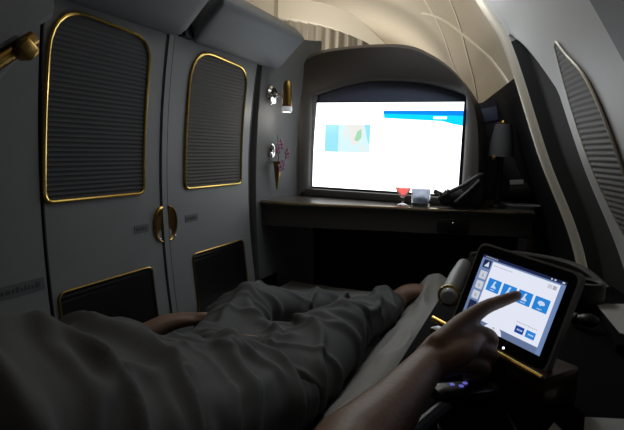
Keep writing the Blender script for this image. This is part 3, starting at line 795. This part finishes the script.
for k, cx in enumerate((-.0303, -.0065, .0176, .0415)):
    uq(rounded(U4(cx - .0103, .0022, cx + .0103, .0195), [.0008] * 4, 2), 1, 2)
    if k < 3: uq([(cx - .004, .0075), (cx + .0045, .0075), (cx + .0035, .010), (cx + .001, .011), (cx + .001, .0145), (cx + .0025, .016), (cx + .001, .0175), (cx - .001, .0165), (cx - .002, .011)], 2, 3)
    else: uq([(cx - .005, .0115), (cx - .004, .0145), (cx - .001, .0155), (cx + .003, .015), (cx + .0055, .012), (cx + .003, .010), (cx + .001, .0105), (cx, .0085), (cx - .002, .010)], 2, 3)
    for j in range(4): uq(U4(cx - .0035 + j * .0018, .0042, cx - .0023 + j * .0018, .0056), 2, 3)
uq(U4(.0205, -.0335, .0330, -.0245), 6, 2); uq(U4(.0360, -.0335, .0490, -.0245), 1, 2)
for j in range(4): uq(U4(.0235 + j * .002, -.030, .0248 + j * .002, -.028), 2, 3); uq(U4(.0395 + j * .002, -.030, .0408 + j * .002, -.028), 2, 3)
for j in range(11): uq(U4(.019 + j * .0028, -.0205, .021 + j * .0028, -.0195), 8, 2); uq(U4(-.041 + j * .0028, .0362, -.039 + j * .0028, .0373), 8, 2)
uq(U4(.041, .0335, .047, .0385), 7, 2); uq(U4(.048, .0335, .053, .0385), 8, 2)
for j in range(7): uq(U4(-.058 + j * .003, .0448, -.056 + j * .003, .0462), 8, 2)
uq(U4(.042, .0445, .044, .0465), 7, 2); uq(U4(.0465, .0445, .049, .0465), 7, 2); uq(U4(.057, .0445, .0605, .0465), 7, 2)
link('display', bm, [M[k] for k in um], bz, smooth=False)
bm = bmesh.new(); lathe(bm, [(0, 0), (.0016, 0), (.0012, .0008), (0, .001)], TP(.0151, -.0585, .0002), TM @ Vector((0, -1, 0)), 12, cap=False); link('status_light', bm, M['led2'], bz)
bm = bmesh.new(); 
for k in range(2): box(bm, TP(-.03 + .06 * k, -.055, .022), (.012, .03, .03), TM, .003)
link('stand', bm, M['black'], t)

# ------------------------------------------------------------------ side console and what lies on it
t = thing('side_console', 'black side console between the bed and the sidewall', 'console', (.0, .9, 0))
bm = bmesh.new()
pts = [(-.15, .30), (.27, .30), (.27, .8), (.22, 1.3), (.15, 1.62), (-.02, 1.66), (-.13, 1.60), (-.155, 1.45), (-.15, 1.1)]
prism(bm, rounded(pts, [.02, .02, .0, .0, .05, .05, .07, .04, 0], 5), 0, .695)
link('body', bm, M['console'], t)
bm = bmesh.new(); P = catmull([(-.150, .32, .695), (-.095, .50, .70), (-.06, .60, .703), (-.01, .66, .703), (.06, .70, .70)], 6); tube(bm, P, .0075, 8); link('edge_piping', bm, M['leather'], t)
bm = bmesh.new(); P = catmull([(-.14, 1.56, .697), (-.08, 1.62, .70), (.0, 1.64, .70), (.10, 1.6, .70), (.16, 1.5, .70), (.19, 1.3, .70)], 6); tube(bm, P, .008, 8); link('rear_rim', bm, M['apron'], t)

t = thing('armrest', 'grey leather armrest with a gold ring at its near end, left of the tablet', 'armrest', (-.1, 1.0, .70))
bm = bmesh.new()
A0 = Vector((-.118, 1.17, .745)); A1 = Vector((-.104, .835, .766))
tube(bm, [A0 + Vector((0, .03, -.01)), A0 + Vector((0, .015, -.003)), A0, A0.lerp(A1, .5) + Vector((0, 0, .002)), A1], [.009, .014, .0165, .017, .0155], 20); link('pad', bm, M['leather'], t)
bm = bmesh.new(); d = (A1 - A0).normalized(); lathe(bm, [(.0155, 0), (.0180, .001), (.0185, .0025), (.0180, .004), (.015, .005)], A1, d, 28); link('ring', bm, M['gold'], t)
bm = bmesh.new(); lathe(bm, [(.014, .004), (.0135, .012), (.010, .016), (0, .017)], A1, d, 24); link('end_cap', bm, M['frost2'], t)
# wooden locker under the tablet with a gold rail
U = Vector((.814, -.581, 0)); Vv = Vector((.581, .814, 0)); RZ = Matrix.Rotation(math.atan2(-.581, .814), 3, 'Z')
t = thing('locker', 'dark wood locker with a gold front rail beneath the tablet', 'locker', (.0, .70, .695))
bm = bmesh.new(); box(bm, TP(-.008, -.066, 0) + Vector((0, 0, -.028)) + Vv * .022, (.19, .07, .052), RZ, .006); link('body', bm, M['wood'], t)
bm = bmesh.new(); tube(bm, [TP(a, -.0665 - .0005 * k, -.0085) for k, a in enumerate((-.1, -.05, 0, .05, .08))], .0048, 10); link('rail', bm, M['gold'], t)

t = thing('handset', 'small black handset with blue lit keys below the pointing hand', 'handset', (-.05, .60, .70))
bm = bmesh.new(); box(bm, (-.052, .612, .7085), (.035, .075, .018), Matrix.Rotation(-.9, 3, 'Z'), .005); hb = link('body', bm, M['black'], t)
for k in range(3):
    bm = bmesh.new(); q = Matrix.Rotation(-.9, 3, 'Z'); box(bm, Vector((-.052, .612, .7183)) + q @ Vector((-.006 + .006 * (k % 2), -.012 + k * .009, 0)), (.004, .005, .0015), q); link('key', bm, M['led'], hb)

# things on the right of the console
t = thing('round_jar', 'black round jar standing on the console behind the tablet', 'jar', (.12, 1.12, .70))
bm = bmesh.new(); lathe(bm, [(0, 0), (.036, 0), (.038, .005), (.038, .05), (.034, .055), (.028, .055), (.026, .046), (0, .046)], (.122, 1.13, .696), seg=28, cap=False); link('body', bm, M['black'], t)
bm = bmesh.new(); lathe(bm, [(.0255, .053), (.031, .058), (.036, .056), (.034, .053)], (.122, 1.13, .696), seg=28, cap=False); link('rim', bm, M['lampshade'], t)
bm = bmesh.new(); ball(bm, (.118, .99, .712), .016, (1.2, 1, .8)); ball(bm, (.10, 1.0, .709), .012)
tag(link('earphones', bm, M['black']), 'small glossy black earphones lying right of the tablet', 'earphones')
def sheet_of_paper(pts, z, lbl):
    bm = bmesh.new(); prism(bm, pts, z, z + .0012); return tag(link('paper_sheet', bm, M['paper'], smooth=False), lbl, 'paper')
sheet_of_paper([(.143, 1.11), (.205, 1.14), (.20, .90), (.160, .94)], .7125, 'white sheet on the console at the right edge of the photo, higher of the papers')
bm = bmesh.new(); box(bm, (.19, 1.0, .704), (.085, .23, .014), None, .003); tag(link('booklet', bm, M['console']), 'black booklet under the white sheet on the console', 'book')
sheet_of_paper([(.076, .575), (.084, .640), (.15, .665), (.14, .57)], .6965, 'white paper on the near console, in the bottom right corner')
sheet_of_paper([(.03, .55), (.050, .61), (.064, .585), (.05, .53)], .6965, 'small white paper corner at the bottom edge, right of the pointing arm')
bm = bmesh.new(); tube(bm, catmull([(-.06, .63, .699), (-.075, .575, .699), (-.06, .52, .699), (-.02, .5, .699), (.02, .52, .699), (.0, .60, .699)], 6), .0028, 8)
tag(link('cable', bm, M['black']), 'thin black cable looping on the console beside the handset', 'cable')

# ------------------------------------------------------------------ light
def area(name, loc, rot, sx, sy, e, col):
    l = bpy.data.lights.new(name, 'AREA'); l.shape = 'RECTANGLE'; l.size = sx; l.size_y = sy; l.energy = e; l.color = col
    o = bpy.data.objects.new(name, l); COL.objects.link(o); o.location = loc; o.rotation_euler = rot; return o
area('aisle_cove_light', (-1.45, 2.0, 1.42), (PI, math.radians(25), 0), .35, 2.6, 17, (1, .95, .86))
area('forward_ceiling_fill', (-1.3, 3.95, 1.5), (PI, math.radians(15), 0), .8, .8, 5, (1, .95, .86))  # added fill with no fixture, brightens the ceiling left dark beyond the valance
area('cabin_ceiling_light', (-.45, 1.6, 1.66), (math.radians(-12), math.radians(-35), 0), .2, .35, 2.6, (.86, .93, 1.))
l = bpy.data.lights.new('sconce_bulb', 'POINT'); l.energy = .32; l.color = (1, .9, .75); l.shadow_soft_size = .012
lo_ = bpy.data.objects.new('sconce_bulb', l); COL.objects.link(lo_); lo_.location = (WX(1.19) * .6 - .36 + .068, 1.715, 1.115)
w = bpy.data.worlds.new('world'); S.world = w; w.use_nodes = True
w.node_tree.nodes['Background'].inputs[0].default_value = (.5, .55, .65, 1); w.node_tree.nodes['Background'].inputs[1].default_value = .06

# ------------------------------------------------------------------ camera
cam = bpy.data.cameras.new('camera'); cam.sensor_width = 36; cam.lens = 504 / 624 * 36; cam.clip_start = .02
co = bpy.data.objects.new('camera', cam); COL.objects.link(co)
Rm = Matrix(((.91829158, -.08072538, .38758738), (.39464529, .10861797, -.91239094), (.03155415, .99080046, .13160086)))
co.matrix_world = Matrix.Translation((0, 0, 1.0)) @ Rm.to_4x4()
S.camera = co
S.view_settings.view_transform = 'Standard'; S.view_settings.look = 'None'; S.view_settings.gamma = 1; S.view_settings.exposure = 0
S.view_settings.use_curve_mapping = False
